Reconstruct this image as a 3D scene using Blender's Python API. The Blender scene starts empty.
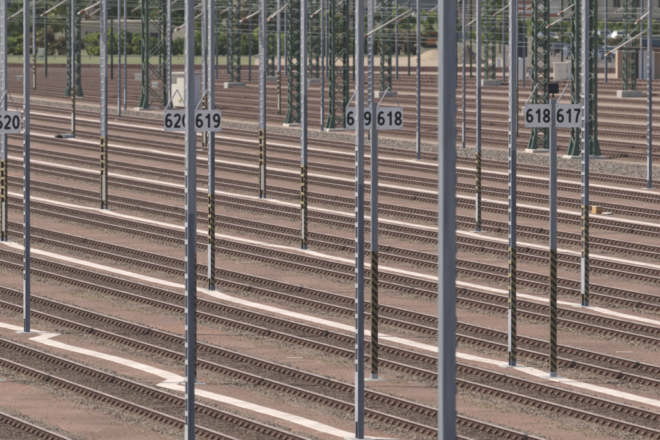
import bpy, bmesh, math, random
import numpy as np
from mathutils import Vector, Matrix
random.seed(7); rng = np.random.default_rng(7)
S = bpy.context.scene; C = S.collection
R = math.radians
# ------------------------------------------------------------------ camera, light, exposure
FPX, CAMH, HOR = 7000.0, 10.40, -40.0          # focal length in photo pixels, camera height, horizon row
PITCH = math.atan((220 - HOR) / FPX)
TH = math.atan(1483 / FPX); cT, sT = math.cos(TH), math.sin(TH)   # track direction against the view
cd = bpy.data.cameras.new('camera'); cam = bpy.data.objects.new('camera', cd); C.objects.link(cam)
cam.location = (0, 0, CAMH); cam.rotation_euler = (math.pi / 2 - PITCH, 0, 0)
cd.sensor_width = 36; cd.lens = 36 * FPX / 660; cd.clip_start = 1; cd.clip_end = 20000
cd.dof.use_dof = True; cd.dof.focus_distance = 215; cd.dof.aperture_fstop = 5.4
S.camera = cam
SUN_AZ, SUN_EL = math.atan2(-0.95, 0.20), R(47)
w = bpy.data.worlds.new('World'); S.world = w; w.use_nodes = True
nt = w.node_tree; nt.nodes.clear()
sky = nt.nodes.new('ShaderNodeTexSky'); sky.sky_type = 'NISHITA'; sky.sun_disc = False
sky.sun_elevation = SUN_EL; sky.sun_rotation = SUN_AZ; sky.dust_density = 2.0; sky.air_density = 1.0
bg = nt.nodes.new('ShaderNodeBackground'); bg.inputs[1].default_value = 0.095
wo = nt.nodes.new('ShaderNodeOutputWorld')
nt.links.new(sky.outputs[0], bg.inputs[0]); nt.links.new(bg.outputs[0], wo.inputs[0])
ld = bpy.data.lights.new('sun', 'SUN'); ld.energy = 3.9; ld.angle = R(0.5); ld.color = (1, .94, .86)
sun = bpy.data.objects.new('sun', ld); C.objects.link(sun)
sd = Vector((math.sin(SUN_AZ) * math.cos(SUN_EL), math.cos(SUN_AZ) * math.cos(SUN_EL), math.sin(SUN_EL)))
sun.rotation_euler = sd.to_track_quat('Z', 'Y').to_euler()
S.view_settings.view_transform = 'Standard'; S.view_settings.look = 'None'
S.view_settings.exposure = 0.42; S.view_settings.gamma = 1
S.render.engine = 'CYCLES'; S.cycles.use_denoising = True; S.cycles.max_bounces = 5
S.cycles.diffuse_bounces = 3; S.cycles.transparent_max_bounces = 6

# ------------------------------------------------------------------ geometry of the place
def at(px, py, z=0.0):
    """point at height z seen at photo pixel (px,py)"""
    a = (px - 330) / FPX; b = (220 - py) / FPX
    cp, sp = math.cos(PITCH), math.sin(PITCH)
    dx, dy, dz = a, cp + b * sp, -sp + b * cp
    s = (z - CAMH) / dz
    return Vector((dx * s, dy * s, z))
def uv2xy(u, v): return (u * cT + v * sT, u * sT - v * cT)
def v_at(u, px):
    a = (px - 330) / FPX; s = u / (a * cT + sT); return s * (a * sT - cT)
def mpp(py): return CAMH / (py - HOR)     # metres per photo pixel on the ground at row py

# ------------------------------------------------------------------ materials
def mat(name, col, rough=.8, metal=0, var=0, scale=5, bump=0, bscale=40, col2=None, detail=6, speck=None, stretch=None):
    m = bpy.data.materials.new(name); m.use_nodes = True
    n = m.node_tree; b = n.nodes['Principled BSDF']
    b.inputs['Roughness'].default_value = rough; b.inputs['Metallic'].default_value = metal
    tc = n.nodes.new('ShaderNodeTexCoord')
    if var or col2:
        no = n.nodes.new('ShaderNodeTexNoise'); no.inputs['Scale'].default_value = scale; no.inputs['Detail'].default_value = detail
        if stretch:
            mp = n.nodes.new('ShaderNodeMapping'); mp.inputs['Scale'].default_value = stretch
            n.links.new(tc.outputs['Object'], mp.inputs['Vector']); n.links.new(mp.outputs[0], no.inputs['Vector'])
        else: n.links.new(tc.outputs['Object'], no.inputs['Vector'])
        rp = n.nodes.new('ShaderNodeValToRGB')
        c2 = col2 or tuple(max(0, c * (1 + var)) for c in col)
        c1 = col if col2 else tuple(c * (1 - var) for c in col)
        rp.color_ramp.elements[0].color = (*c1, 1); rp.color_ramp.elements[1].color = (*c2, 1)
        rp.color_ramp.elements[0].position = .32; rp.color_ramp.elements[1].position = .68
        n.links.new(no.outputs['Fac'], rp.inputs[0]); out = rp.outputs[0]
        if speck:
            n2 = n.nodes.new('ShaderNodeTexNoise'); n2.inputs['Scale'].default_value = speck[0]; n2.inputs['Detail'].default_value = 3
            n.links.new(tc.outputs['Object'], n2.inputs['Vector'])
            r2 = n.nodes.new('ShaderNodeValToRGB'); r2.color_ramp.elements[0].position = speck[2]; r2.color_ramp.elements[1].position = speck[3]
            n.links.new(n2.outputs['Fac'], r2.inputs[0])
            mx = n.nodes.new('ShaderNodeMixRGB'); n.links.new(r2.outputs[0], mx.inputs[0])
            n.links.new(out, mx.inputs[1]); mx.inputs[2].default_value = (*speck[1], 1); out = mx.outputs[0]
        n.links.new(out, b.inputs['Base Color'])
    else:
        b.inputs['Base Color'].default_value = (*col, 1)
    if bump:
        bn = n.nodes.new('ShaderNodeTexNoise'); bn.inputs['Scale'].default_value = bscale; bn.inputs['Detail'].default_value = 5
        n.links.new(tc.outputs['Object'], bn.inputs['Vector'])
        bp = n.nodes.new('ShaderNodeBump'); bp.inputs['Strength'].default_value = bump; bp.inputs['Distance'].default_value = .03
        n.links.new(bn.outputs['Fac'], bp.inputs['Height']); n.links.new(bp.outputs[0], b.inputs['Normal'])
    return m
def rnd_mat(name, c1, c2, rough=.9):
    m = bpy.data.materials.new(name); m.use_nodes = True; n = m.node_tree; b = n.nodes['Principled BSDF']
    oi = n.nodes.new('ShaderNodeObjectInfo'); rp = n.nodes.new('ShaderNodeValToRGB')
    rp.color_ramp.elements[0].color = (*c1, 1); rp.color_ramp.elements[1].color = (*c2, 1)
    n.links.new(oi.outputs['Random'], rp.inputs[0]); n.links.new(rp.outputs[0], b.inputs['Base Color'])
    b.inputs['Roughness'].default_value = rough
    return m
def hazard_mat():
    m = mat('hazard_paint', (.3, .2, .06), .75)
    n = m.node_tree; b = n.nodes['Principled BSDF']
    tc = n.nodes.new('ShaderNodeTexCoord'); sp = n.nodes.new('ShaderNodeSeparateXYZ'); n.links.new(tc.outputs['Object'], sp.inputs[0])
    def M(op, a, c):
        q = n.nodes.new('ShaderNodeMath'); q.operation = op
        for i, x in enumerate((a, c)):
            if isinstance(x, (int, float)): q.inputs[i].default_value = x
            else: n.links.new(x, q.inputs[i])
        return q.outputs[0]
    s = M('ADD', sp.outputs[2], M('MULTIPLY', M('ADD', sp.outputs[0], sp.outputs[1]), 1.0))
    f = M('FRACT', M('MULTIPLY', s, 5.4), 0)
    no = n.nodes.new('ShaderNodeTexNoise'); no.inputs['Scale'].default_value = 14; n.links.new(tc.outputs['Object'], no.inputs[0])
    f2 = M('GREATER_THAN', M('ADD', f, M('MULTIPLY', M('SUBTRACT', no.outputs[0], .5), .12)), .52)
    mx = n.nodes.new('ShaderNodeMixRGB'); n.links.new(f2, mx.inputs[0])
    mx.inputs[1].default_value = (.07, .058, .046, 1); mx.inputs[2].default_value = (.34, .265, .14, 1)
    m2 = n.nodes.new('ShaderNodeMixRGB'); m2.blend_type = 'MULTIPLY'; m2.inputs[0].default_value = .55
    n.links.new(mx.outputs[0], m2.inputs[1]); n.links.new(no.outputs['Color'], m2.inputs[2])
    n.links.new(m2.outputs[0], b.inputs['Base Color'])
    return m
M = {}
M['soil'] = mat('red_brown_soil', (.165, .095, .069), .95, scale=.35, col2=(.272, .167, .124), bump=1, bscale=20, speck=(11, (.33, .235, .172), .5, .80))
def overlay(m, scale, col, p0, p1, stretch=(1, 1, 1), amt=1.0):
    n = m.node_tree; b = n.nodes['Principled BSDF']; src = b.inputs['Base Color'].links[0].from_socket
    tc = n.nodes.new('ShaderNodeTexCoord'); mp = n.nodes.new('ShaderNodeMapping'); mp.inputs['Scale'].default_value = stretch
    no = n.nodes.new('ShaderNodeTexNoise'); no.inputs['Scale'].default_value = scale; no.inputs['Detail'].default_value = 7
    rp = n.nodes.new('ShaderNodeValToRGB'); rp.color_ramp.elements[0].position = p0; rp.color_ramp.elements[1].position = p1; rp.color_ramp.elements[1].color = (amt, amt, amt, 1)
    mx = n.nodes.new('ShaderNodeMixRGB'); mx.inputs[2].default_value = (*col, 1)
    n.links.new(tc.outputs['Object'], mp.inputs[0]); n.links.new(mp.outputs[0], no.inputs[0]); n.links.new(no.outputs['Fac'], rp.inputs[0])
    n.links.new(rp.outputs[0], mx.inputs[0]); n.links.new(src, mx.inputs[1]); n.links.new(mx.outputs[0], b.inputs['Base Color'])
overlay(M['soil'], .16, (.31, .16, .09), .56, .72, amt=.45)        # orange rust dust patches
overlay(M['soil'], .5, (.115, .082, .062), .58, .70, amt=.6)         # damp dark patches
overlay(M['soil'], 26, (.10, .07, .055), .57, .68, amt=.7)           # dark grit
overlay(M['soil'], 1.1, (.40, .31, .24), .64, .74, (1, .25, 1), .6)   # pale scuffs
M['far_soil'] = mat('tan_gravel_soil', (.27, .20, .15), .95, scale=.12, col2=(.35, .275, .21), bump=.5, bscale=8, speck=(3, (.24, .16, .12), .5, .7))
M['grey_gravel'] = mat('grey_gravel', (.135, .112, .092), .95, scale=1.5, col2=(.215, .185, .155), bump=1, bscale=8, speck=(5, (.33, .30, .26), .52, .66))
M['field'] = mat('rough_field', (.09, .085, .04), .95, scale=.05, col2=(.15, .125, .075))
M['grass'] = mat('verge_grass', (.085, .10, .03), .95, scale=.22, col2=(.21, .20, .085), bump=.6, bscale=4)
M['lot'] = mat('brown_gravel_lot', (.095, .072, .053), .95, scale=.15, col2=(.17, .132, .10), bump=.5, bscale=3)
M['sand'] = mat('pale_sand', (.29, .215, .15), .95, scale=.2, col2=(.40, .31, .22), bump=.5, bscale=3)
M['ballast'] = mat('grey_ballast', (.13, .088, .062), .95, scale=7, col2=(.24, .175, .13), bump=.9, bscale=22, speck=(18, (.09, .07, .055), .6, .72))
M['ballast_dark'] = mat('stained_ballast', (.105, .062, .042), .95, scale=3, col2=(.20, .128, .09), bump=.9, bscale=22, speck=(17, (.05, .036, .03), .58, .7))
M['ballast_far'] = mat('rusty_ballast', (.10, .058, .045), .95, scale=2, col2=(.16, .10, .078), bump=.8, bscale=12)
M['stone'] = rnd_mat('ballast_stone', (.08, .053, .038), (.34, .265, .20))
M['stone_dark'] = rnd_mat('stained_stone', (.06, .038, .027), (.24, .165, .118))
M['soil_stone'] = rnd_mat('soil_pebble', (.10, .06, .045), (.36, .26, .21))
M['wood'] = mat('weathered_sleeper', (.095, .062, .043), .9, scale=3.5, col2=(.20, .135, .088), bump=.4)
M['rust'] = mat('rail_rust', (.052, .022, .015), .85, scale=3, col2=(.095, .043, .03), bump=.3)
M['rail_top'] = mat('rail_head', (.29, .215, .19), .5, .2, scale=.8, col2=(.42, .34, .31))
M['rail_far'] = mat('rusty_rail_head', (.17, .11, .092), .6, .1, scale=.5, col2=(.26, .185, .16))
M['clip'] = mat('rusty_fastening', (.15, .092, .068), .85, scale=6, col2=(.25, .17, .13))
M['trough'] = mat('pale_concrete_lid', (.52, .445, .385), .9, scale=.7, col2=(.64, .565, .505), bump=.3, bscale=12, speck=(2.2, (.38, .29, .235), .6, .75))
overlay(M['trough'], .9, (.36, .275, .215), .54, .70, amt=.45); overlay(M['trough'], 7, (.32, .25, .205), .58, .70, amt=.4)
M['slab'] = mat('dusty_slab', (.33, .25, .20), .95, scale=5, col2=(.45, .37, .32))
M['conc'] = mat('concrete', (.42, .385, .34), .9, scale=1.5, col2=(.54, .50, .45), bump=.3)
M['conc_dark'] = mat('grey_concrete', (.23, .22, .205), .9, scale=2, col2=(.32, .30, .28), bump=.3)
M['conc_mid'] = mat('weathered_concrete', (.31, .295, .27), .9, scale=2, col2=(.40, .38, .35), bump=.3)
M['zinc'] = mat('galvanised_steel', (.21, .228, .265), .5, .2, scale=2.5, col2=(.32, .34, .38), stretch=(6, 6, .5), speck=(3, (.20, .19, .19), .62, .8))
M['zinc_mid'] = mat('grey_blue_steel', (.15, .175, .217), .5, .2, scale=2.5, col2=(.25, .28, .325), stretch=(5, 5, .4), speck=(2, (.17, .165, .17), .6, .8))
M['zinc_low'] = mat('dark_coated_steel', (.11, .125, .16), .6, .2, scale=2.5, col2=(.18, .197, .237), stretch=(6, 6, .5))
M['batten'] = mat('pale_batten', (.32, .335, .365), .55, .1, scale=3, col2=(.44, .455, .485))
M['batten_h'] = mat('dull_yellow_batten', (.24, .20, .12), .7, scale=6, col2=(.36, .30, .18))
M['cover'] = mat('weathered_cover', (.27, .26, .25), .7, scale=3, col2=(.40, .385, .36), stretch=(4, 4, .8))
M['hazard'] = hazard_mat()
M['green'] = mat('green_tower_paint', (.05, .085, .066), .6, 0, scale=2, col2=(.085, .125, .10))
M['tube'] = mat('cantilever_tube', (.66, .62, .54), .5)
M['wire'] = mat('wire', (.30, .34, .31), .6)
M['plate'] = mat('board_face', (.80, .80, .82), .5, scale=5, col2=(.85, .85, .86), speck=(7, (.62, .60, .57), .64, .8))
M['black'] = mat('black_print', (.012, .012, .015), .6)
M['boxdark'] = mat('dark_navy_box', (.018, .02, .032), .6)
M['cream'] = mat('cream_paint', (.76, .72, .62), .8, scale=2, col2=(.80, .77, .68))
M['white'] = mat('white_paint', (.74, .73, .70), .6)
M['hutshade_wallgrey'] = mat('hut_shade_wall_grey', (.68, .67, .71), .7, scale=3, col2=(.73, .72, .76))  # stands in for shade on the hut; plain grey on the abutment wall
M['beige'] = mat('beige_render', (.54, .45, .34), .9, scale=.6, col2=(.62, .52, .41))
M['tan'] = mat('tan_concrete', (.40, .29, .20), .9, scale=.8, col2=(.47, .35, .25))
M['glass'] = mat('window_glass', (.03, .035, .045), .15)
M['slate'] = mat('slate_roof', (.16, .165, .19), .8, scale=.7, col2=(.21, .215, .24))
M['navy'] = mat('navy_cladding', (.025, .035, .07), .7, scale=.4, col2=(.05, .065, .11))
M['pink'] = mat('pinkish_render', (.44, .33, .27), .9, scale=.5, col2=(.52, .41, .34))
M['red'] = mat('red_band', (.50, .14, .095), .7)
M['orange'] = mat('orange_paint', (.62, .16, .04), .6)
M['yellow'] = mat('yellow_paint', (.55, .36, .06), .6)
M['rustwall'] = mat('dark_rust_steel', (.085, .045, .04), .85, scale=.5, col2=(.13, .075, .068))
M['blue'] = mat('blue_grey_girder', (.10, .16, .21), .6, scale=1, col2=(.15, .21, .26))
M['steel'] = mat('car_grey', (.16, .18, .22), .35, .4)
M['silver'] = mat('car_silver', (.50, .52, .55), .35, .4)
M['darkcar'] = mat('car_dark', (.03, .03, .04), .35, .2)
M['rubber'] = mat('tyre_rubber', (.02, .02, .02), .9)
M['crate'] = mat('ochre_plywood', (.42, .27, .11), .85, scale=9, col2=(.52, .36, .17))
M['lamp'] = mat('lamp_glass', (.70, .62, .35), .3)
M['bark'] = mat('bark', (.06, .05, .04), .95, scale=4, col2=(.11, .09, .07))
def leafmat(n, a, b):
    m = mat(n, a, .7, scale=.9, col2=b, detail=3)
    n = m.node_tree; b = n.nodes['Principled BSDF']; tr = n.nodes.new('ShaderNodeBsdfTranslucent'); mx = n.nodes.new('ShaderNodeMixShader')
    src = b.inputs['Base Color'].links[0].from_socket; n.links.new(src, tr.inputs[0]); mx.inputs[0].default_value = .5
    n.links.new(b.outputs[0], mx.inputs[1]); n.links.new(tr.outputs[0], mx.inputs[2]); n.links.new(mx.outputs[0], n.nodes['Material Output'].inputs[0])
    return m
LEAF = {'green': leafmat('leaf_green', (.18, .22, .05), (.36, .39, .115)),
        'dark': leafmat('leaf_dark', (.105, .145, .05), (.23, .27, .10)),
        'spring': leafmat('leaf_spring', (.14, .20, .035), (.29, .34, .08)),
        'brown': leafmat('leaf_brown', (.19, .155, .075), (.34, .285, .16)),
        'weed': leafmat('weed', (.36, .30, .19), (.50, .43, .30))}

# ------------------------------------------------------------------ builders
def prop(o, label=None, cat=None, group=None, kind=None):
    if label: o['label'] = label
    if cat: o['category'] = cat
    if group: o['group'] = group
    if kind: o['kind'] = kind
    return o
def empty(name, loc, rz=0):
    o = bpy.data.objects.new(name, None); C.objects.link(o); o.location = loc; o.rotation_euler = (0, 0, rz); o.empty_display_size = .1
    return o
def link(name, me, parent=None, loc=None, rot=None):
    o = bpy.data.objects.new(name, me); C.objects.link(o)
    if parent: o.parent = parent
    if loc is not None: o.location = loc
    if rot is not None: o.rotation_euler = rot
    return o
def raw(name, verts, faces, mats, midx=None, smooth=False):
    me = bpy.data.meshes.new(name); me.from_pydata([tuple(v) for v in verts], [], faces)
    for m in (mats if isinstance(mats, (list, tuple)) else [mats]): me.materials.append(m)
    if midx is not None: me.polygons.foreach_set('material_index', np.asarray(midx, dtype=np.int32))
    if smooth: me.polygons.foreach_set('use_smooth', [True] * len(me.polygons))
    me.update(); return me
class MB:
    def __init__(s): s.v = []; s.f = []; s.m = []
    def add(s, vs, fs, mi=0):
        k = len(s.v); s.v += [tuple(v) for v in vs]; s.f += [tuple(i + k for i in f) for f in fs]; s.m += [mi] * len(fs); return s
    def box(s, x0, x1, y0, y1, z0, z1, mi=0, M4=None):
        vs = [Vector(p) for p in ((x0, y0, z0), (x1, y0, z0), (x1, y1, z0), (x0, y1, z0), (x0, y0, z1), (x1, y0, z1), (x1, y1, z1), (x0, y1, z1))]
        if M4: vs = [M4 @ p for p in vs]
        return s.add(vs, [(0, 3, 2, 1), (4, 5, 6, 7), (0, 1, 5, 4), (1, 2, 6, 5), (2, 3, 7, 6), (3, 0, 4, 7)], mi)
    def bevbox(s, x0, x1, y0, y1, z0, z1, b=.03, mi=0):
        """box with chamfered top edges"""
        vs = []
        for z, k in ((z0, 0), (z1 - b, 0), (z1, b)):
            vs += [(x0 + k, y0 + k, z), (x1 - k, y0 + k, z), (x1 - k, y1 - k, z), (x0 + k, y1 - k, z)]
        fs = [(3, 2, 1, 0), (8, 9, 10, 11)]
        for r in (0, 4):
            for i in range(4): fs.append((r + i, r + (i + 1) % 4, r + 4 + (i + 1) % 4, r + 4 + i))
        return s.add(vs, fs, mi)
    def tube(s, p, q, r, n=6, mi=0, r2=None):
        p, q = Vector(p), Vector(q); d = (q - p); L = d.length
        rot = d.to_track_quat('Z', 'Y').to_matrix(); vs = []
        for t, rr in ((0, r), (L, r if r2 is None else r2)):
            for i in range(n):
                a = 2 * math.pi * i / n; vs.append(p + rot @ Vector((rr * math.cos(a), rr * math.sin(a), t)))
        fs = [(i, (i + 1) % n, n + (i + 1) % n, n + i) for i in range(n)] + [tuple(range(n))[::-1], tuple(range(n, 2 * n))]
        return s.add(vs, fs, mi)
    def mesh(s, name, mats): return raw(name, s.v, s.f, mats, s.m)
    def obj(s, name, mats, parent=None, loc=None, rot=None): return link(name, s.mesh(name, mats), parent, loc, rot)
def stamp(name, tv, tf, mats4, m):
    """one mesh of many stamped copies of a template (positions as numpy)"""
    tv = np.asarray(tv, float); n = len(mats4); k = len(tv)
    A = np.asarray(mats4, float)
    V = np.einsum('nij,kj->nki', A[:, :3, :3], tv) + A[:, None, :3, 3]
    V = V.reshape(-1, 3); me = bpy.data.meshes.new(name)
    nf = len(tf); fl = [len(f) for f in tf]; idx = np.concatenate([np.asarray(f) for f in tf])
    I = (idx[None, :] + (np.arange(n) * k)[:, None]).reshape(-1).astype(np.int32)
    tot = np.tile(np.asarray(fl, np.int32), n); st = np.concatenate([[0], np.cumsum(tot)[:-1]]).astype(np.int32)
    me.vertices.add(len(V)); me.vertices.foreach_set('co', V.astype(np.float32).ravel())
    me.loops.add(len(I)); me.loops.foreach_set('vertex_index', I)
    me.polygons.add(nf * n); me.polygons.foreach_set('loop_start', st); me.polygons.foreach_set('loop_total', tot)
    me.materials.append(m); me.update(calc_edges=True); me.validate(); return me
BOXF = [(0, 3, 2, 1), (4, 5, 6, 7), (0, 1, 5, 4), (1, 2, 6, 5), (2, 3, 7, 6), (3, 0, 4, 7)]
def boxv(x0, x1, y0, y1, z0, z1): return [(x0, y0, z0), (x1, y0, z0), (x1, y1, z0), (x0, y1, z0), (x0, y0, z1), (x1, y0, z1), (x1, y1, z1), (x0, y1, z1)]
def normals2(P):
    T = np.gradient(P, axis=0); T /= np.linalg.norm(T, axis=1)[:, None]
    return T, np.stack([T[:, 1], -T[:, 0]], 1)           # tangent, right-hand normal
def sweep(name, P, prof, mats, midx, closed=False, wob=0):
    """sweep a profile [(x,z)] along the 2-D polyline P"""
    T, N = normals2(P); k = len(prof); V = []
    for i in range(len(P)):
        for x, z in prof:
            V.append((P[i, 0] + N[i, 0] * x, P[i, 1] + N[i, 1] * x, z + (rng.normal() * wob if wob else 0)))
    F = []; mi = []
    for i in range(len(P) - 1):
        for j in range(k if closed else k - 1):
            a, b = i * k + j, i * k + (j + 1) % k
            F.append((a, b, b + k, a + k)); mi.append(midx[j])
    if closed: F += [tuple(range(k))[::-1], tuple(range((len(P) - 1) * k, len(P) * k))]; mi += [midx[0]] * 2
    return raw(name, V, F, mats, mi)
def resample(P, step):
    d = np.concatenate([[0], np.cumsum(np.linalg.norm(np.diff(P, axis=0), axis=1))])
    s = np.arange(0, d[-1], step)
    return np.stack([np.interp(s, d, P[:, 0]), np.interp(s, d, P[:, 1])], 1)

# geometry-nodes scatter for loose stones
def stone_tree(density, rmin, rmax, m):
    g = bpy.data.node_groups.new('stone_scatter', 'GeometryNodeTree')
    g.interface.new_socket('Geometry', in_out='INPUT', socket_type='NodeSocketGeometry')
    g.interface.new_socket('Geometry', in_out='OUTPUT', socket_type='NodeSocketGeometry')
    N = g.nodes; L = g.links
    i = N.new('NodeGroupInput'); o = N.new('NodeGroupOutput')
    d = N.new('GeometryNodeDistributePointsOnFaces'); d.inputs['Density'].default_value = density
    L.new(i.outputs[0], d.inputs['Mesh'])
    ic = N.new('GeometryNodeMeshIcoSphere'); ic.inputs['Subdivisions'].default_value = 1; ic.inputs['Radius'].default_value = 1
    sm = N.new('GeometryNodeSetMaterial'); sm.inputs['Material'].default_value = m; L.new(ic.outputs['Mesh'], sm.inputs['Geometry'])
    ip = N.new('GeometryNodeInstanceOnPoints'); L.new(d.outputs['Points'], ip.inputs['Points']); L.new(sm.outputs[0], ip.inputs['Instance'])
    rv = N.new('FunctionNodeRandomValue'); rv.data_type = 'FLOAT_VECTOR'
    rv.inputs[0].default_value = (rmin, rmin, rmin * .7); rv.inputs[1].default_value = (rmax, rmax, rmax * .8)
    L.new(rv.outputs[0], ip.inputs['Scale'])
    rr = N.new('FunctionNodeRandomValue'); rr.data_type = 'FLOAT_VECTOR'; rr.inputs[0].default_value = (-.6, -.6, 0); rr.inputs[1].default_value = (.6, .6, 6.28)
    rr.inputs['Seed'].default_value = 5
    L.new(rr.outputs[0], ip.inputs['Rotation']); L.new(ip.outputs[0], o.inputs[0])
    return g
STONE = {k: stone_tree(*a) for k, a in {
    'near': (100, .020, .058, M['stone']), 'near_in': (95, .018, .045, M['stone_dark']),
    'mid': (60, .022, .062, M['stone']), 'mid_in': (60, .022, .05, M['stone_dark']), 'gravel': (14, .025, .065, M['stone']), 'soil': (22, .007, .02, M['soil_stone'])}.items()}

# ------------------------------------------------------------------ setting: ground sheets
def sheet(name, pts, z, m):
    me = raw(name, [(p[0], p[1], z) for p in pts], [tuple(range(len(pts)))], m)
    o = link(name, me); o['kind'] = 'structure'; return o
sheet('ground', [(-6000, -400), (6000, -400), (6000, 16000), (-6000, 16000)], -.05, M['field'])
sheet('yard_ground', [(-90, 40), (90, 40), (120, 735), (-120, 735)], -.02, M['far_soil'])
soil_pts = [uv2xy(14, -60), uv2xy(14, -560), uv2xy(84.3, -560), uv2xy(84.3, -60)]
sheet('track_bed', soil_pts, -.16, M['ballast_dark'])
FAR = {1: [(0, 88), (100, 98.5), (200, 109.5), (300, 120), (400, 130.5), (500, 141), (600, 150.5), (660, 155.5)],
       2: [(0, 83.5), (100, 93), (200, 103.5), (300, 112.5), (400, 122), (500, 132), (600, 141.5), (660, 146)],
       3: [(0, 79.5), (100, 88.5), (200, 97.5), (300, 105.5), (400, 114), (500, 122.5), (600, 131.5), (660, 135)],
       4: [(0, 77), (100, 85), (200, 93), (300, 99.5), (400, 106), (500, 114.5), (600, 123.5), (660, 127)],
       5: [(0, 75), (100, 81.5), (200, 88), (300, 93.5), (400, 99), (500, 105.5), (600, 113.5), (660, 117.5)],
       6: [(0, 73.5), (100, 79), (200, 84.5), (300, 89.5), (400, 94), (500, 100), (600, 106.5), (660, 110)],
       7: [(0, 72), (200, 80.5), (400, 87), (500, 92), (600, 98.5), (660, 101.5)],
       8: [(0, 70.5), (200, 77.5), (400, 82.5), (500, 86.2), (600, 91), (660, 94)],
       9: [(0, 69.5), (200, 74.8), (400, 79), (500, 82), (600, 86), (660, 88.5)],
       10: [(0, 68.5), (200, 72.4), (400, 76), (600, 82), (660, 84)],
       11: [(0, 67.6), (200, 70.3), (400, 73.6), (600, 78), (660, 79.5)]}
def far_line(k):
    a = np.array(FAR[k], float); co = np.polyfit(a[:, 0], a[:, 1], 2)
    xs = np.linspace(-60, 720, 40); ys = np.polyval(co, xs)
    return np.array([at(x, y, .25)[:2] for x, y in zip(xs, ys)])
# grey gravel wedge between the parallel sidings and the curved main tracks
f1 = far_line(1)
T1, N1 = normals2(f1)
gp = [tuple(p) for p in (f1 + N1 * 3.2)]
sheet('gravel_strip', gp + [uv2xy(84.0, v_at(84, 760)), uv2xy(84.0, v_at(84, -60))], .006, M['grey_gravel'])
gs = bpy.data.objects['gravel_strip']; go = link('gravel_stones', gs.data.copy()); go['kind'] = 'stuff'; go['label'] = 'loose stones on the grey gravel strip'
gmd = go.modifiers.new('scatter', 'NODES'); gmd.node_group = STONE['gravel']
sheet('grass_verge', [at(-120, 66.8), at(255, 66.8), at(255, 53), at(-120, 53)], .01, M['grass'])
sheet('sandy_lot', [at(255, 66.5), at(505, 69), at(505, 59), at(430, 57), at(255, 59)], .014, M['sand'])
sheet('gravel_lot', [at(505, 71), at(790, 76), at(790, 38), at(505, 40)], .010, M['lot'])

# ------------------------------------------------------------------ tracks
RAILP = [(-.07, 0), (-.07, .012), (-.02, .03), (-.009, .045), (-.009, .12), (-.034, .130), (-.037, .150), (-.029, .165),
         (.029, .165), (.037, .150), (.034, .130), (.009, .12), (.009, .045), (.02, .03), (.07, .012), (.07, 0)]
RAILM = [0] * 6 + [1, 1, 1] + [0] * 7
def clipv(s):   # wedge fastening, high at the rail, low outside
    x0, x1 = .035 * s, .125 * s
    return [(x0, -.035, 0), (x1, -.035, 0), (x1, .035, 0), (x0, .035, 0), (x0, -.025, .12), (x1, -.03, .035), (x1, .03, .035), (x0, .025, .12)]
def track(P, label, level, far=False):
    """P: centre line, level 2 near / 1 mid / 0 distant"""
    o = empty('railway_track', (0, 0, -.06 if far else -.14)); prop(o, label, 'railway track', 'railway tracks of the yard')
    bal, bald = (M['ballast_far'], M['ballast_far']) if far else (M['ballast'], M['ballast_dark'])
    Pb = resample(P, 1.0 if level else 4.0)
    prof = [(-2.0, -.02), (-1.6, .135), (-1.05, .14), (-.95, .115), (.95, .115), (1.05, .14), (1.6, .135), (2.0, -.02)]
    if far: prof = [(-1.75, -.02), (-1.45, .10), (-1.0, .11), (-.3, .105), (.3, .105), (1.0, .11), (1.45, .10), (1.75, -.02)]
    b = link('ballast', sweep('ballast', Pb, prof, [bal, bald], [0, 0, 1, 1, 1, 0, 0], wob=.014 if level else .01), o); b['kind'] = 'stuff'
    Ps = resample(P, .61); T, Nn = normals2(Ps)
    n = len(Ps); A = np.zeros((n, 4, 4)); A[:, 3, 3] = 1
    yaw = rng.normal(0, .006, n)
    ex = Nn + T * yaw[:, None]; ey = T - Nn * yaw[:, None]
    A[:, 0, 0], A[:, 1, 0] = ex[:, 0], ex[:, 1]; A[:, 0, 1], A[:, 1, 1] = ey[:, 0], ey[:, 1]; A[:, 2, 2] = 1
    A[:, :2, 3] = Ps + T * rng.normal(0, .015, n)[:, None] + Nn * rng.normal(0, .02, n)[:, None]; A[:, 2, 3] = rng.normal(0, .005, n)
    s = link('sleepers', stamp('sleepers', boxv(-1.3, 1.3, -.13, .13, -.02, .14), BOXF, A, M['wood']), o); s['kind'] = 'stuff'
    B = A.copy(); B[:, :2, 3] = Ps; B[:, 2, 3] = .14; allm = []
    for r in (-.753, .753):
        Q = B.copy(); Q[:, :2, 3] += Nn * r; allm.append(Q)
    tv = clipv(1) + clipv(-1); F2 = BOXF + [tuple(i + 8 for i in f[::-1]) for f in BOXF]
    k = link('fastenings', stamp('fastenings', tv, F2, np.concatenate(allm), M['clip']), o); k['kind'] = 'stuff'
    Pr = resample(P, 6.0) if not far else resample(P, 4.0)
    Pr = np.vstack([Pr, P[-1]])
    T2, N2 = normals2(Pr)
    for r in (-.753, .753):
        link('rail', sweep('rail', Pr + N2 * r, [(x, z + .145) for x, z in RAILP], [M['rust'], M['rail_far'] if far else M['rail_top']], RAILM, closed=True), o)
    if level:
        tag = 'near' if level == 2 else 'mid'
        for key, xs in ((tag, [(-1.52, .128), (-.98, .13)]), (tag, [(.98, .13), (1.52, .128)]), (tag + '_in', [(-.66, .125), (.66, .125)])):
            st = link('loose_stones', sweep('loose_stones', Pb, xs, [M['stone']], [0] * len(xs)), o); st['kind'] = 'stuff'
            md = st.modifiers.new('scatter', 'NODES'); md.node_group = STONE[key]
    return o
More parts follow.
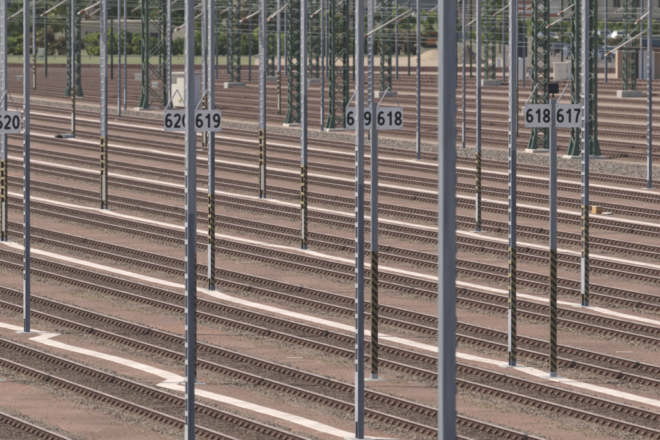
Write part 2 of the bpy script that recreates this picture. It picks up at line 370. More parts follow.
def soil_strip(ua, ub):
    vs = np.arange(v_at(ua, -70), v_at(ua, 800), .8); V = []; F = []
    ea = .10 * np.sin(vs * .9 + ua) * np.sin(vs * .37 + 2 * ua) + rng.normal(0, .035, len(vs)); eb = .10 * np.sin(vs * .8 + ub) * np.sin(vs * .31 + ub) + rng.normal(0, .035, len(vs))
    for v, a, b in zip(vs, ea, eb):
        for u, z in ((ua + a - .14, -.17), (ua + a, -.012 + rng.normal(0, .006)), (ua + .35, .0), ((ua + ub) / 2, .006), (ub - .35, .0), (ub + b, -.012 + rng.normal(0, .006)), (ub + b + .14, -.17)):
            x, y = uv2xy(u, v); V.append((x, y, z))
    for i in range(len(vs) - 1):
        for j in range(6): k = i * 7 + j; F.append((k, k + 1, k + 8, k + 7))
    o = link('soil_strip', raw('soil_strip', V, F, M['soil'], smooth=True)); o['kind'] = 'structure'
US = [20.2, 24.75, 29.75, 34.65, 39.25, 43.85, 48.6, 53.25, 57.85, 62.55, 67.25, 71.9, 76.6, 81.6]
ULAB = ['rusty siding track nearest the camera, barely cut by the bottom left corner',
        'rusty siding track running through the bottom left corner of the yard',
        'rusty siding track directly in front of the lowest zigzagging white trough',
        'rusty siding track directly behind the lowest zigzagging white trough',
        'rusty siding track in front of the trough passing the post of boards 618 and 617',
        'rusty siding track behind the trough passing the post of boards 618 and 617',
        'rusty siding track in front of the third white trough from the bottom',
        'rusty siding track behind the third white trough from the bottom',
        'rusty siding track in front of the fourth white trough from the bottom',
        'rusty siding track behind the fourth white trough from the bottom',
        'rusty siding track in front of the fifth white trough, with the ochre crate beyond it',
        'rusty siding track behind the fifth white trough from the bottom',
        'rusty siding track just in front of the farthest white trough',
        'rusty siding track alone between the farthest white trough and the grey gravel strip']
for ua, ub in zip([16] + US, US + [86.0]): soil_strip(ua + 1.40, ub - 1.40)
for u, lab in zip(US, ULAB):
    va, vb = v_at(u, -70), v_at(u, 760)
    if u < 34: va, vb = v_at(u, -70) , v_at(u, 900)
    P = np.array([uv2xy(u, v) for v in np.linspace(va, vb, 30)])
    track(P, lab, 2 if u < 46 else (1 if u < 64 else 0))
ORD = ['first', 'second', 'third', 'fourth', 'fifth', 'sixth', 'seventh', 'eighth', 'ninth', 'tenth', 'eleventh']
for k in sorted(FAR):
    track(far_line(k), 'curved rusty main track, %s one beyond the grey gravel strip' % ORD[k - 1], 0, far=True)

# ------------------------------------------------------------------ cable troughs (pale lids) along the tracks
def trough(P, label, lid=1.0, wd=.25):
    d = np.concatenate([[0], np.cumsum(np.linalg.norm(np.diff(P, axis=0), axis=1))])
    ks = np.arange(lid / 2, d[-1], lid)
    st = np.unique(np.concatenate([d, ks - .012, ks, ks + .012])); st = st[np.concatenate([[True], np.diff(st) > .004])]
    Q = np.stack([np.interp(st, d, P[:, 0]), np.interp(st, d, P[:, 1])], 1); T, Nn = normals2(Q)
    jn = np.min(np.abs(st[:, None] - ks[None, :]), axis=1) < .004
    tilt = rng.normal(0, .001, len(ks) + 2); slip = rng.normal(0, .006, len(ks) + 2)
    V = []; F = []
    for i in range(len(Q)):
        zt = .014 + tilt[min(len(ks), int(st[i] / lid + .5))] - (.008 if jn[i] else 0)
        sl = slip[min(len(ks), int(st[i] / lid + .5))] if not jn[i] else 0
        for x, z in ((-wd - .01, -.03), (-wd, zt - .006), (-wd + .012, zt), (wd - .012, zt), (wd, zt - .006), (wd + .01, -.03)):
            V.append((Q[i, 0] + Nn[i, 0] * (x + sl), Q[i, 1] + Nn[i, 1] * (x + sl), z))
    for i in range(len(Q) - 1):
        for q in range(5): k = i * 6 + q; F.append((k, k + 1, k + 7, k + 6))
    o = link('cable_trough', raw('cable_trough', V, F, M['trough'])); prop(o, label, 'cable trough', 'pale cable troughs between the tracks')
    return o
n0 = [(-70, 306), (0, 323), (30, 329.6), (46, 331.6), (53, 332.6), (46, 335), (38, 337.2), (60, 343.8), (115, 357.2), (165, 372.2), (178, 377.6), (172, 380.6), (166, 383.2),
      (190, 388.2), (220, 396), (260, 407), (300, 418.4), (330, 428.5), (352, 434.5), (385, 437.5), (398, 438.6), (385, 442), (372, 445), (430, 462), (560, 505)]
trough(np.array([at(x, y, .05)[:2] for x, y in n0]), 'pale concrete cable trough zigzagging past masts, lowest in the photo')
mast_v = {}
def straight_trough(u, label, jogs, wob=.05):
    va, vb = v_at(u, -70), v_at(u, 740); vs = np.arange(min(va, vb), max(va, vb), 2.0)
    ph = rng.uniform(0, 6)
    us = u + wob * np.sin(vs * .05 + ph) * .5
    for j in jogs: us = us + .3 * np.exp(-((vs - j) / 2.6) ** 2)
    trough(np.array([uv2xy(a, v) for a, v in zip(us, vs)]), label, wd=.25 if u < 45 else .21)
def gv(px, py): p = at(px, py); return p.x * sT - p.y * cT
straight_trough(41.5, 'pale straight cable trough, second from the bottom, passing the post of boards 618 and 617', [gv(4, 242), gv(211, 291), gv(512, 367)])
straight_trough(50.75, 'pale cable trough, third from the bottom, between two pairs of sidings', [gv(104, 210), gv(303, 250), gv(585, 307)])
straight_trough(60.1, 'pale cable trough, fourth from the bottom, narrower in the middle distance', [gv(263, 199), gv(478, 232)])
straight_trough(69.5, 'pale cable trough, fifth from the bottom, with the ochre crate on it', [gv(73, 138), gv(204, 150)])
straight_trough(79.0, 'pale cable trough farthest back, just before the last parallel siding', [gv(420, 160)])

# ------------------------------------------------------------------ steel frame masts
MW, MD = .125, .31
def batten_mesh():
    return MB().box(-MW / 2 - .008, -MW / 2 - .0005, -MD / 2 + .012, MD / 2 - .012, -.045, .045).mesh('batten', M['batten'])
BATTEN = batten_mesh()
BATTEN_D = MB().box(-MW / 2 - .008, -MW / 2 - .0005, -.085, .085, -.04, .04).mesh('batten', M['batten'])
BATTEN_H = BATTEN.copy(); BATTEN_H.materials[0] = M['batten_h']
def channel_mesh(side, H, hazard, name='channel'):
    b = MB(); y0 = side * MD / 2; t = .012; fl = .062
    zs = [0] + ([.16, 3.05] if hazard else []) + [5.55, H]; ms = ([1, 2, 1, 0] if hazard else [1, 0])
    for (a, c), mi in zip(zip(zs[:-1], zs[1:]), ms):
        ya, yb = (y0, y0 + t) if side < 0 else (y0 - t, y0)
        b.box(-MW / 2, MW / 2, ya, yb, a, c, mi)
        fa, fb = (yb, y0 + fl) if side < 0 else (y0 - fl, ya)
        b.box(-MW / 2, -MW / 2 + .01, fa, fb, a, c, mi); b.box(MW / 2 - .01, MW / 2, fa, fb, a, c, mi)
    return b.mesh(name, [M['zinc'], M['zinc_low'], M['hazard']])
CH = {(s, hz): channel_mesh(s, 12.5, hz) for s in (-1, 1) for hz in (0, 1)}
COVER = MB().box(-MW / 2 - .010, -MW / 2 - .0005, -MD / 2 + .004, MD / 2 - .004, .40, 1.48).mesh('cover_plate', M['batten'])
COVER_N = MB().box(-MW / 2 - .010, -MW / 2 - .0005, -MD / 2 + .004, .02, .40, 1.48).mesh('cover_plate', M['cover'])
_rb = MB(); _z = 1.7
while _z < 12.4: _rb.box(MW / 2 + .0005, MW / 2 + .008, -MD / 2 + .012, MD / 2 - .012, _z - .045, _z + .045); _z += .33
_rb.box(MW / 2 + .0005, MW / 2 + .008, -MD / 2 + .004, MD / 2 - .004, .4, 1.48)
REAR = _rb.mesh('batten_row', M['batten'])
_fb = MB(); _z = 1.7
while _z < 12.4: _fb.box(-MW / 2 - .008, -MW / 2 - .0005, -.085, .085, _z - .045, _z + .045); _z += .33
FRONTROW = _fb.mesh('batten_row', M['batten'])
INFILL_LOW = MB().box(-MW / 2 + .02, -MW / 2 + .024, -MD / 2 + .064, MD / 2 - .064, 1.5, 6.39).mesh('opening_tone_plate', M['zinc_low'])  # added backing, its dark coat paints the shaded inside of the openings
INFILL_MID = MB().box(-MW / 2 + .008, -MW / 2 + .012, -MD / 2 + .064, MD / 2 - .064, 3.05, 6.39).mesh('opening_tone_plate', M['zinc'])  # added backing, its grey lightens the shade inside the openings
INFILL = MB().box(-MW / 2 + .004, -MW / 2 + .008, -MD / 2 + .064, MD / 2 - .064, 6.4, 12.4).mesh('opening_tone_plate', M['zinc'])  # added plate closing the upper openings to lighten their shaded inside
FOUND = MB().bevbox(-.27, .27, -.42, .42, -.02, .03, .02).mesh('foundation', M['conc_mid'])
def mast(px, py, hz, label, cat='steel mast', rot=0.0, ws=1.0, arms=()):
    p = at(px, py); o = empty('catenary_mast' if arms else 'steel_mast', p, TH + rot)
    prop(o, label, 'mast', 'grey steel frame masts'); o.scale = (ws, ws, 1)
    link('channel', CH[(-1, hz)], o); link('channel', CH[(1, hz)], o)
    link('cover_plate', COVER_N if rot > .15 else COVER, o); link('foundation', FOUND, o); link('opening_tone_plate', INFILL, o); link('opening_tone_plate', INFILL_MID if hz and px not in (512.3, 585) else INFILL_LOW, o)
    r = link('batten_row', REAR, o); r['kind'] = 'stuff'
    if 1 / mpp(py) > 21:
        z = 1.7; top = CAMH - (HOR - 0 + 0 - 0) * 0
        zt = min(12.3, py * mpp(py) + .5)       # battens as high as the frame shows, plus one
        while z < zt: link('batten', BATTEN_H if hz and z < 3.1 else BATTEN_D if (z > 6.4 or (hz and px not in (512.3, 585))) else BATTEN, o, (0, 0, z)); z += .33
    else:
        r = link('batten_row', FRONTROW, o); r['kind'] = 'stuff'
    for (ax, ay, bx, by) in arms: arm(o, px, py, ax, ay, bx, by)
    return o
def arm(o, px, py, ax, ay, bx, by, r=.045):
    """cantilever tube seen from (ax,ay) up to (bx,by), in the plane across the view at the mast"""
    s = mpp(py); rz = o.rotation_euler.z
    def loc(x, y):
        wv = Vector(((x - px) * s, (x - px) * s * -.12, (py - y) * s))
        return Matrix.Rotation(-rz, 3, 'Z') @ wv
    a, b = loc(ax, ay), loc(bx, by)
    b_ = MB(); b_.tube(a, b, r, 7)
    m = b_.obj('cantilever_arm', M['tube'], o)
    d = (b - a).normalized()
    MB().tube(a + d * .12, a + d * .32, r * 1.9, 8).obj('insulator', M['clip'], m)
    MB().tube(a + d * .3 + Vector((0, 0, 0)), Vector((b.x, b.y, b.z + .55)), .018, 5).obj('stay', M['wire'], m)
    o.scale = (1, 1, 1)
MASTS = [
 (27, 333, 0, 'plain grey frame mast without stripes beside the zigzag of the lowest white trough', 0, 1, ()),
 (190, 502, 0, 'plain grey frame mast standing in front of the gap between boards 620 and 619', 0, 1, ()),
 (359.6, 440, 0, 'plain grey frame mast hiding the middle digit of board 619 next to 618', 0, 1, ()),
 (4, 242, 1, 'striped-foot mast at the left edge just behind board 620', .5, .9, ()),
 (104, 210, 1, 'striped-foot mast with two dotted edges, right of the plain mast by the zigzag', .6, .95, ((78, 14, 101, 2), (83, 20, 101, 8))),
 (211.5, 291, 1, 'mast with striped foot rising behind the right end of board 619', .1, 1, ()),
 (262.5, 199, 1, 'striped-foot mast second to the right of board 619, two dotted edges', .6, 1.05, ((240, 22, 260, 11),)),
 (304, 250, 1, 'striped-foot mast midway between board 619 and board 618', .2, 1, ()),
 (478.5, 232, 1, 'striped-foot mast directly right of the blurred foreground mast, the thicker of two', 0, 1, ()),
 (512.3, 367, 1, 'large mast with striped foot and dark openings left of board 618 and 617 pair', 0, 1, ()),
 (585, 307, 1, 'striped-foot mast at the right end of board 617', .1, 1, ()),
 (204.5, 150, 1, 'slim striped-foot mast behind board 619 beside the switch hut', .5, .9, ((175, 31, 203, 13),)),
 (73.5, 138, 1, 'slim striped-foot mast in front of the leftmost green lattice tower', .1, .9, ((41, 16, 71, -3),)),
 (279, 116, 1, 'slim striped-foot mast left of the narrow green lattice tower', .3, .95, ((265, 22, 279, 9), (279, 13, 289, 6))),
 (517, 139, 1, 'slim striped-foot mast tucked behind the large mast left of board 618', .0, .8, ()),
 (34.5, 92.5, 1, 'short-looking striped-foot mast far left, behind the plain mast by the zigzag', .3, .95, ((8, 19, 33, 4), (22, 11, 48, -4))),
 (370.7, 141, 0, 'plain mast with two dotted edges right behind the post of boards 619 and 618', .7, 1.1, ()),
 (418.5, 160, 0, 'plain slim mast between board 618 and the blurred foreground mast', 0, 1, ((362, 38, 412, 9), (397, 22, 415, 11))),
 (464, 149, 0, 'plain slim mast immediately right of the blurred foreground mast', 0, .85, ()),
 (649.5, 189, 0, 'plain mast at the right edge with a long pale cantilever arm', 0, 1, ((605, 56, 648, 29), (635, 24, 656, 6))),
 (322.5, 131, 0, 'plain slim mast left of the broad green lattice tower', 0, 1, ((311, 17, 326, 5),)),
 (119.5, 120, 0, 'left one of two thin plain masts before the beige house on the left', 0, .9, ()),
 (125.5, 110, 0, 'right one of two thin plain masts before the beige house on the left', 0, .9, ()),
 (169.5, 112, 0, 'plain grey mast between the broad left lattice tower and the switch hut', .4, 1, ()),
]
for (px, py, hz, lab, rot, ws, arms) in MASTS: mast(px, py, hz, lab, rot=rot, ws=ws, arms=arms)

p = at(446.8, 700)
fm = empty('steel_mast', p, TH); prop(fm, 'wide smooth blurred mast nearest the camera, right of board 618', 'mast', 'grey steel frame masts')
b = MB()
b.bevbox(-.095, .095, -.15, -.138, 0, 12, .001); b.box(-.095, -.085, -.1375, .15, 0, 12); b.box(.085, .095, -.1375, .15, 0, 12); b.obj('column', M['zinc_mid'], fm)
_b = MB(); _z = .4
while _z < 11.8: _b.box(.0955, .118, -.12, .12, _z - .05, _z + .05); _z += .33
_b.obj('batten_row', M['zinc_low'], fm)['kind'] = 'stuff'
MB().box(-.084, .084, .138, .15, 0, 12).obj('rear_plate', M['zinc_mid'], fm); link('foundation', FOUND, fm)
# ------------------------------------------------------------------ track number boards
def glyph(ch):
    """centre-line strokes of a bold digit in a box .56 wide, 1 high"""
    def arc(cx, cy, rx, ry, a0, a1, n=22): return [(cx + rx * math.cos(R(a)), cy + ry * math.sin(R(a))) for a in np.linspace(a0, a1, n)]
    six = [arc(.28, .31, .20, .235, 0, 360, 30), arc(.31, .60, .225, .325, 52, 100, 8) + arc(.30, .52, .22, .40, 105, 195, 14)]
    return {'0': [arc(.28, .5, .20, .42, 0, 360, 34)], '1': [[(.36, 0), (.36, 1)], [(.38, .93), (.27, .80), (.10, .70)]],
            '2': [arc(.275, .70, .195, .225, 165, -20, 16) + [(.40, .50), (.22, .28), (.10, .085)], [(.03, .075), (.52, .075)]],
            '6': six, '9': [[(.56 - x, 1 - y) for x, y in p] for p in six],
            '7': [[(.04, .925), (.53, .925)], [(.47, .90), (.36, .68), (.27, .42), (.22, 0)]],
            '8': [arc(.28, .265, .20, .195, 0, 360, 28), arc(.28, .72, .18, .205, 0, 360, 28)]}[ch]
def digits(txt, size, parent, loc, rz=0, m=None, name='number'):
    b = MB(); wst = .178; adv = .66; x0 = -adv * len(txt) / 2 + .05
    for k, ch in enumerate(txt):
        for q, line in enumerate(glyph(ch)):
            L = np.array(line, float); T = np.gradient(L, axis=0)
            if np.allclose(L[0], L[-1]): T[0] = T[-1] = L[1] - L[-2]
            T /= np.linalg.norm(T, axis=1)[:, None]; Nn = np.stack([-T[:, 1], T[:, 0]], 1) * wst / 2
            V = []
            for (x, y), (nx, ny) in zip(L, Nn):
                for sg in (1, -1): V.append(((x0 + k * adv + x + sg * nx) * size * .92, -.0004 * q, (y - .5 + sg * ny) * size))
            b.add(V, [(2 * i + 1, 2 * i + 3, 2 * i + 2, 2 * i) for i in range(len(L) - 1)])
    return b.obj(name, m or M['black'], parent, loc)
def post_mesh(H):
    b = MB()
    for z0, z1, mi in ((0, .16, 3), (.16, 3.2, 2), (3.2, H, 0)):
        b.box(-.08, -.07, -.085, .085, z0, z1, mi); b.box(.07, .08, -.085, .085, z0, z1, mi); b.box(-.07, .07, -.085, -.075, z0, z1, mi); b.box(-.07, .07, .075, .085, z0, z1, mi)
        b.box(-.028, -.016, -.097, -.0855, z0 + .01, z1, mi); b.box(.03, .042, -.097, -.0855, z0 + .01, z1, mi)
    return b.mesh('post', [M['zinc'], M['zinc_low'], M['hazard'], M['batten']])
def sign(px, py, ltxt, rtxt, label, yt, yb_, box=False):
    p = at(px, py); s = mpp(py)
    o = empty('track_board', p, 0); prop(o, label, 'number board', 'track number boards on posts')
    link('post', post_mesh((py - yt + 5) * s), o, rot=(0, 0, TH * .6)); link('foundation', FOUND, o, rot=(0, 0, TH))
    for side, txt in ((-1, ltxt), (1, rtxt)):
        if not txt: continue
        x0, x1 = (-28.5 * s, -2.2 * s) if side < 0 else (2.0 * s, 28.5 * s)
        zb, zt = (py - yb_) * s, (py - yt) * s; cx, cz = (x0 + x1) / 2, (zb + zt) / 2
        b = MB(); b.box(x0, x1, -.165, -.15, zb, zt); f = b.obj('board', M['plate'], o)
        f2 = MB(); f2.box(x0 + .02, x1 - .02, -.149, -.10, cz - .03, cz + .03); f2.obj('board_bracket', M['zinc_low'], o)
        bo = MB()
        for bx in (x0 + .04, x1 - .04):
            for bz in (zb + .04, zt - .04): bo.tube((bx, -.1655, bz), (bx, -.173, bz), .012, 8)
        bo.obj('bolts', M['zinc_low'], f)
        digits(txt, .345, f, (cx, -.1665, cz), 0)
        yb = -.10
        top = Vector((x0 + 13 * s, yb, (py - yt + 20.5) * s))
        MB().tube((x0 + 1.0 * s, yb - .03, zt - .01), top, .019, 5).obj('strut', M['batten'], o)  # left strut in pale steel, its sunlight put into the colour
        MB().tube((x1 - 3.0 * s, yb + .03, zt - .01), top + Vector((.0, .05, -.01)), .011, 5).obj('strut', M['zinc'], o)  # right strut in darker steel, its shade put into the colour
    if box:
        b = MB(); zc = (py - 88) * s; b.bevbox(-.135, .135, .02, .24, zc - .135, zc + .135, .02); b.box(-.02, .02, .1, .14, (py - 97.5) * s, zc - .136)
        b.obj('signal_box', M['boxdark'], o)
    return o
sign(-7, 381, None, '620', 'single visible board reading 620 cut by the left edge of the photo', 110.5, 133)
sign(193, 384, '620', '619', 'grey twin boards reading 620 and 619 partly behind a plain mast', 109.5, 131)
sign(374.3, 380, '619', '618', 'grey twin boards reading 619 and 618 crossed by a plain mast', 107, 129)
sign(553, 378, '618', '617', 'grey twin boards reading 618 and 617 with a dark box on top', 103.8, 126.8, box=True)

# ------------------------------------------------------------------ green lattice towers
def Lleg(h, w, sx, sy, t=.15):
    b = MB(); x, y = sx * w / 2, sy * w / 2
    b.box(min(x, x - sx * t), max(x, x - sx * t), min(y, y - sy * .02), max(y, y - sy * .02), 0, h)
    b.box(min(x, x - sx * .02), max(x, x - sx * .02), min(y - sy * .021, y - sy * t), max(y - sy * .021, y - sy * t), 0, h)
    return b
def tower(px, py, wpx, label, block=False, single=True, arms=(), flare=True, H=15):
    p = at(px, py); s = mpp(py); w_ = wpx * s
    o = empty('lattice_tower', p, TH); prop(o, label, 'lattice tower', 'green lattice catenary towers')
    base = .0
    if block:
        bw = w_ * .72 + .2; b = MB(); b.bevbox(-bw, bw, -.75, .75, -.02, 6.5 * s, .04); b.obj('foundation_block', M['conc_mid'], o); base = 6.5 * s
    else:
        b = MB(); b.bevbox(-w_ * .8, w_ * .8, -.9, .9, -.02, .16, .05); b.obj('foundation_block', M['conc'], o); base = .16
    t = max(.13, min(.2, w_ * .16))
    for sx in (-1, 1):
        for sy in (-1, 1):
            l = Lleg(H - base, w_, sx, sy, t).obj('leg', M['green'], o, (0, 0, base))
            if flare and not block:
                f = MB(); x, y = sx * w_ / 2, sy * w_ / 2
                f.add([(x - sx * t, y - sy * .03, base), (x + sx * .22, y + sy * .1, base), (x, y + sy * .03, base + .9), (x - sx * t, y + sy * .02, base + .9),
                       (x - sx * t, y - sy * t, base), (x + sx * .22, y - sy * t, base), (x, y - sy * t, base + .9), (x - sx * t, y - sy * t, base + .9)],
                      [(0, 1, 2, 3), (4, 7, 6, 5), (0, 4, 5, 1), (1, 5, 6, 2), (2, 6, 7, 3), (3, 7, 4, 0)])
                f.obj('gusset', M['green'], o)
    bay = w_ * .95; nb = int(min(H, (py + 14) * s) // bay)
    joined = MB()
    for k in range(nb):
        z0 = base + k * bay; z1 = z0 + bay
        for (ax, ay, bx, by) in ((-1, -1, 1, -1), (-1, 1, 1, 1), (-1, -1, -1, 1), (1, -1, 1, 1)):
            for fl in (0, 1):
                pa = Vector((ax * w_ / 2 * .93, ay * w_ / 2 * .93, z1 if fl else z0)); pb = Vector((bx * w_ / 2 * .93, by * w_ / 2 * .93, z0 if fl else z1))
                if fl: off = Vector((ax - bx, ay - by, 0)).cross(Vector((0, 0, 1))).normalized() * .03; pa += off; pb += off
                if single and ay == by == -1: MB().tube(pa, pb, .032, 4).obj('brace', M['green'], o)
                else: joined.tube(pa, pb, .032, 4)
    j = joined.obj('bracing', M['green'], o); j['kind'] = 'stuff'
    for a in arms: arm(o, px, py, *a)
    return o
tower(74, 99, 12, 'green lattice tower farthest left, behind a slim striped mast', single=False)
tower(156, 110, 25, 'broad green lattice tower left of the switch hut', arms=())
tower(294.5, 126, 11, 'narrow green lattice tower left of the mast midway between boards', arms=((268, 21, 290, 2),))
tower(339, 131, 17, 'broad green lattice tower just left of board 619 beside 618', single=True)
tower(540.5, 152, 15, 'green lattice tower behind board 618 at right', arms=())
tower(584, 158.5, 22, 'broad dark green lattice tower behind board 617', arms=((546, 28, 575, 11), (558, 15, 576, 3)))
tower(235, 89, 9.5, 'small distant green tower on a pale block right of board 619', block=True, single=False, arms=((237, 6, 247, -1),))
tower(314, 85, 9, 'small distant green tower on a block behind the slim plain mast', block=True, single=False)
tower(386, 98, 9.5, 'small green tower on a grey block above board 618', block=True, single=False)
tower(490, 86, 9.5, 'small distant green tower on a block right of the blurred mast', block=True, single=False, arms=((465, 27, 493, 7),))
tower(629.5, 97, 11, 'green tower on a grey block in front of the tan abutment', block=True, single=False)
tower(270, 83, 8, 'small distant green tower on a grey block behind the mast right of board 619', block=True, single=False)

# ------------------------------------------------------------------ overhead wires above the far tracks
def wire(P, z, label):
    b = MB(); st = P[::2]
    for a, c in zip(st[:-1], st[1:]): b.tube((a[0], a[1], z), (c[0], c[1], z), .008, 4)
    o = b.obj('overhead_wire', M['wire']); prop(o, label, 'wire', 'thin overhead wires above the main tracks')
for k in (1, 2, 4, 6):
    wire(far_line(k), 5.6, 'thin contact wire above the %s main track beyond the grey gravel strip' % ORD[k - 1])
    wire(far_line(k), 7.1, 'thin carrier wire over the contact wire of the %s main track' % ORD[k - 1])
# cross wires between towers
for (x0, x1, y, pyb, lab) in ((30, 73, 17, 99, 'between the short-looking striped mast and the leftmost lattice tower'), (73, 104, 17, 99, 'from the leftmost lattice tower to the mast at its right'),
        (265, 300, 19, 120, 'beside the narrow lattice tower left of centre'), (373, 418, 8, 150, 'upper one between board 618 post and the slim plain mast'), (373, 418, 34, 150, 'lower one between board 618 post and the slim plain mast'),
        (478, 512, 22, 110, 'left of the large mast by board 618'), (615, 649, 13, 100, 'from the tower on the block to the rightmost mast'), (160, 185, 4, 110, 'between the broad left lattice tower and the plain mast')):
    s = mpp(pyb); a, c = at(x0, pyb), at(x1, pyb); z = (pyb - y) * s
    b = MB(); b.tube((a.x, a.y, z), (c.x, c.y, z), .022, 5); o = b.obj('span_wire', M['batten'])
    prop(o, 'horizontal span wire ' + lab, 'wire', 'horizontal span wires between masts')

# ------------------------------------------------------------------ yard boxes, cabinets, huts
def cabinet(px0, px1, pyb, pyt, label, m, depth=.6, side=None, name='switch_cabinet', cat='cabinet', doors=1, roof=True, group=None):
    s = mpp(pyb); p = at((px0 + px1) / 2, pyb); w_ = (px1 - px0) * s; h = (pyb - pyt) * s
    o = empty(name, p, 0); prop(o, label, cat, group)
    b = MB(); b.box(-w_ / 2, w_ / 2, 0, depth, .0, h - (.06 if roof else 0)); b.obj('housing', m, o)
    dw = w_ / doors
    for i in range(doors):
        d = MB(); d.bevbox(-w_ / 2 + i * dw + .04, -w_ / 2 + (i + 1) * dw - .04, -.03, -.002, .12, h - .14, .012)
        do = d.obj('door', side or m, o)
        MB().box(-w_ / 2 + (i + .82) * dw, -w_ / 2 + (i + .87) * dw, -.05, -.0305, h * .5, h * .5 + .12).obj('handle', M['boxdark'], do)
    if roof:
        r = MB(); r.bevbox(-w_ / 2 - .05, w_ / 2 + .05, -.06, depth + .06, h - .058, h, .02); r.obj('roof', m, o)
    return o
# switch hut: cream walls, with camera-side shade painted into the grey door
p = at(184, 109.5); s = mpp(109.5)
hut = empty('switch_hut', p, R(52)); prop(hut, 'pale concrete switch hut with cream walls and grey painted-in shade behind boards 620 and 619', 'hut')
W1, W2, HH = 1.78, 1.12, (109.5 - 73) * s
MB().box(0, W1, 0, W2, 0, HH - .1).obj('wall', M['cream'], hut)
MB().bevbox(-.1, W1 + .1, -.1, W2 + .1, HH - .098, HH + .05, .04).obj('roof', M['conc'], hut)
MB().bevbox(.14, W1 - .2, -.035, -.002, .25, HH - .22, .02).obj('door', M['hutshade_wallgrey'], hut)
MB().box(-.03, -.002, .3, .5, .55, .75).obj('lamp', M['lamp'], hut)
MB().box(-.025, -.002, .7, 1.2, HH - .7, HH - .3).obj('vent', M['conc_dark'], hut)
cabinet(17, 22, 82.5, 76, 'tiny cream trackside box left of the plain mast by the zigzag', M['cream'], .4, name='trackside_box', cat='box')
cabinet(38.8, 44, 60, 48.5, 'tall cream cabinet on the grass verge at far left', M['cream'], .5)
cabinet(135, 143.5, 82, 74, 'cream trackside cabinet left of the broad lattice tower', M['cream'], .5)
cabinet(152, 158, 89, 82.5, 'small pale box seen through the broad lattice tower', M['white'], .4, name='trackside_box', cat='box')
cabinet(271.5, 278.5, 78.5, 71, 'rounded pale box beside the small tower in the middle distance', M['cream'], .4, name='trackside_box', cat='box')
cabinet(305, 309.5, 88, 80.5, 'white box standing for the sunlit left side of the distant tower block', M['white'], .4, name='trackside_box', cat='box')  # sunlit side of the tower block, painted as a separate white box
cabinet(554, 567, 80.5, 62.5, 'cream double door switch cabinet behind board 617', M['cream'], .7, doors=2)
cabinet(567.6, 574, 80.5, 61.5, 'narrow white cabinet beside the cream double door one', M['white'], .7)
cabinet(522.5, 530, 116, 107.5, 'white trackside box left of board 618', M['white'], .5, name='trackside_box', cat='box')
cabinet(496.5, 501, 71, 58, 'small white signal cabinet behind the tower right of the blurred mast', M['white'], .4)
# white base with dark signal head, and the plate reading 16
s = mpp(80); p = at(522, 80)
sg = empty('signal', p); prop(sg, 'dark signal head above a white base right of the large mast', 'signal')
MB().bevbox(-4.5 * s, 4.5 * s, 0, .8, 0, 22 * s, .05).obj('base', M['white'], sg)
MB().box(1.6 * s, 3.2 * s, -.02, -.002, .05, 11 * s).obj('base_opening', M['boxdark'], sg)
MB().bevbox(-5 * s, 5.5 * s, .1, .5, 23 * s, 43 * s, .06).obj('signal_head', M['boxdark'], sg)
MB().tube((0, .3, 22 * s), (0, .3, 23.2 * s), .12, 8).obj('neck', M['boxdark'], sg)
for i, (dx, dz) in enumerate(((-2, 38), (1.5, 33), (3, 27))):
    MB().tube((dx * s, .101, dz * s), (dx * s, .02, dz * s), .13, 10).obj('lens', M['steel'], sg)
s = mpp(82); p = at(531.3, 82)
pl = empty('distance_plate', p); prop(pl, 'small white plate reading 16 behind the lattice tower at right', 'plate')
f = MB().box(-3 * s, 3 * s, 0, .02, 3.5 * s, 13 * s).obj('board', M['white'], pl)
digits('16', .42, f, (0, -.003, 9.2 * s), 0)
MB().tube((0, .04, 0), (0, .04, 12.5 * s), .03, 6).obj('post', M['zinc'], pl)
# ochre crate and a pale bag on the fifth trough
s = mpp(214); p = at(597.3, 213.8)
cr = empty('crate', (p.x, p.y, 0.0), .5); cr.scale = (.82, .82, .82); prop(cr, 'ochre plywood crate on the trough right of board 617 mast', 'crate')
MB().bevbox(-.19, .19, -.19, .19, .02, .36, .02).obj('body', M['crate'], cr)
MB().box(-.2, .2, -.2, .2, .362, .385).obj('lid', M['cream'], cr)
MB().box(-.2, .2, -.203, -.1905, .12, .17).obj('slat', M['orange'], cr)
p = at(607.5, 214.5)
bb = bmesh.new(); bmesh.ops.create_icosphere(bb, subdivisions=3, radius=1)
for v in bb.verts:
    v.co.x *= .24; v.co.y *= .25; v.co.z = max(-.02, v.co.z * .06); v.co += Vector((rng.normal(0, .012), rng.normal(0, .012), rng.normal(0, .008)))
me = bpy.data.meshes.new('sack'); bb.to_mesh(me); bb.free(); me.materials.append(M['conc'])
for q in me.polygons: q.use_smooth = True
prop(link('sack', me, loc=(p.x, p.y, .03)), 'flat pale sack lying right of the ochre crate', 'sack')
# dark pipe mouth by the slim mast at left
p = at(62, 138.5)
b = MB(); n = 14
for k in range(n):
    a0, a1 = math.pi * k / n, math.pi * (k + 1) / n
    for r0, r1, y0, y1 in ((.36, .36, -.3, .9),):
        b.add([(r0 * math.cos(a0), y0, r0 * .75 * math.sin(a0)), (r0 * math.cos(a1), y0, r0 * .75 * math.sin(a1)), (r0 * math.cos(a1), y1, r0 * .75 * math.sin(a1)), (r0 * math.cos(a0), y1, r0 * .75 * math.sin(a0))], [(0, 1, 2, 3)])
        ri = .29
        b.add([(r0 * math.cos(a0), y0, r0 * .75 * math.sin(a0)), (ri * math.cos(a0), y0, ri * .75 * math.sin(a0)), (ri * math.cos(a1), y0, ri * .75 * math.sin(a1)), (r0 * math.cos(a1), y0, r0 * .75 * math.sin(a1))], [(0, 1, 2, 3)])
        b.add([(ri * math.cos(a0), y0, ri * .75 * math.sin(a0)), (ri * math.cos(a1), y0, ri * .75 * math.sin(a1)), (ri * math.cos(a1), y1, ri * .75 * math.sin(a1)), (ri * math.cos(a0), y1, ri * .75 * math.sin(a0))], [(3, 2, 1, 0)])
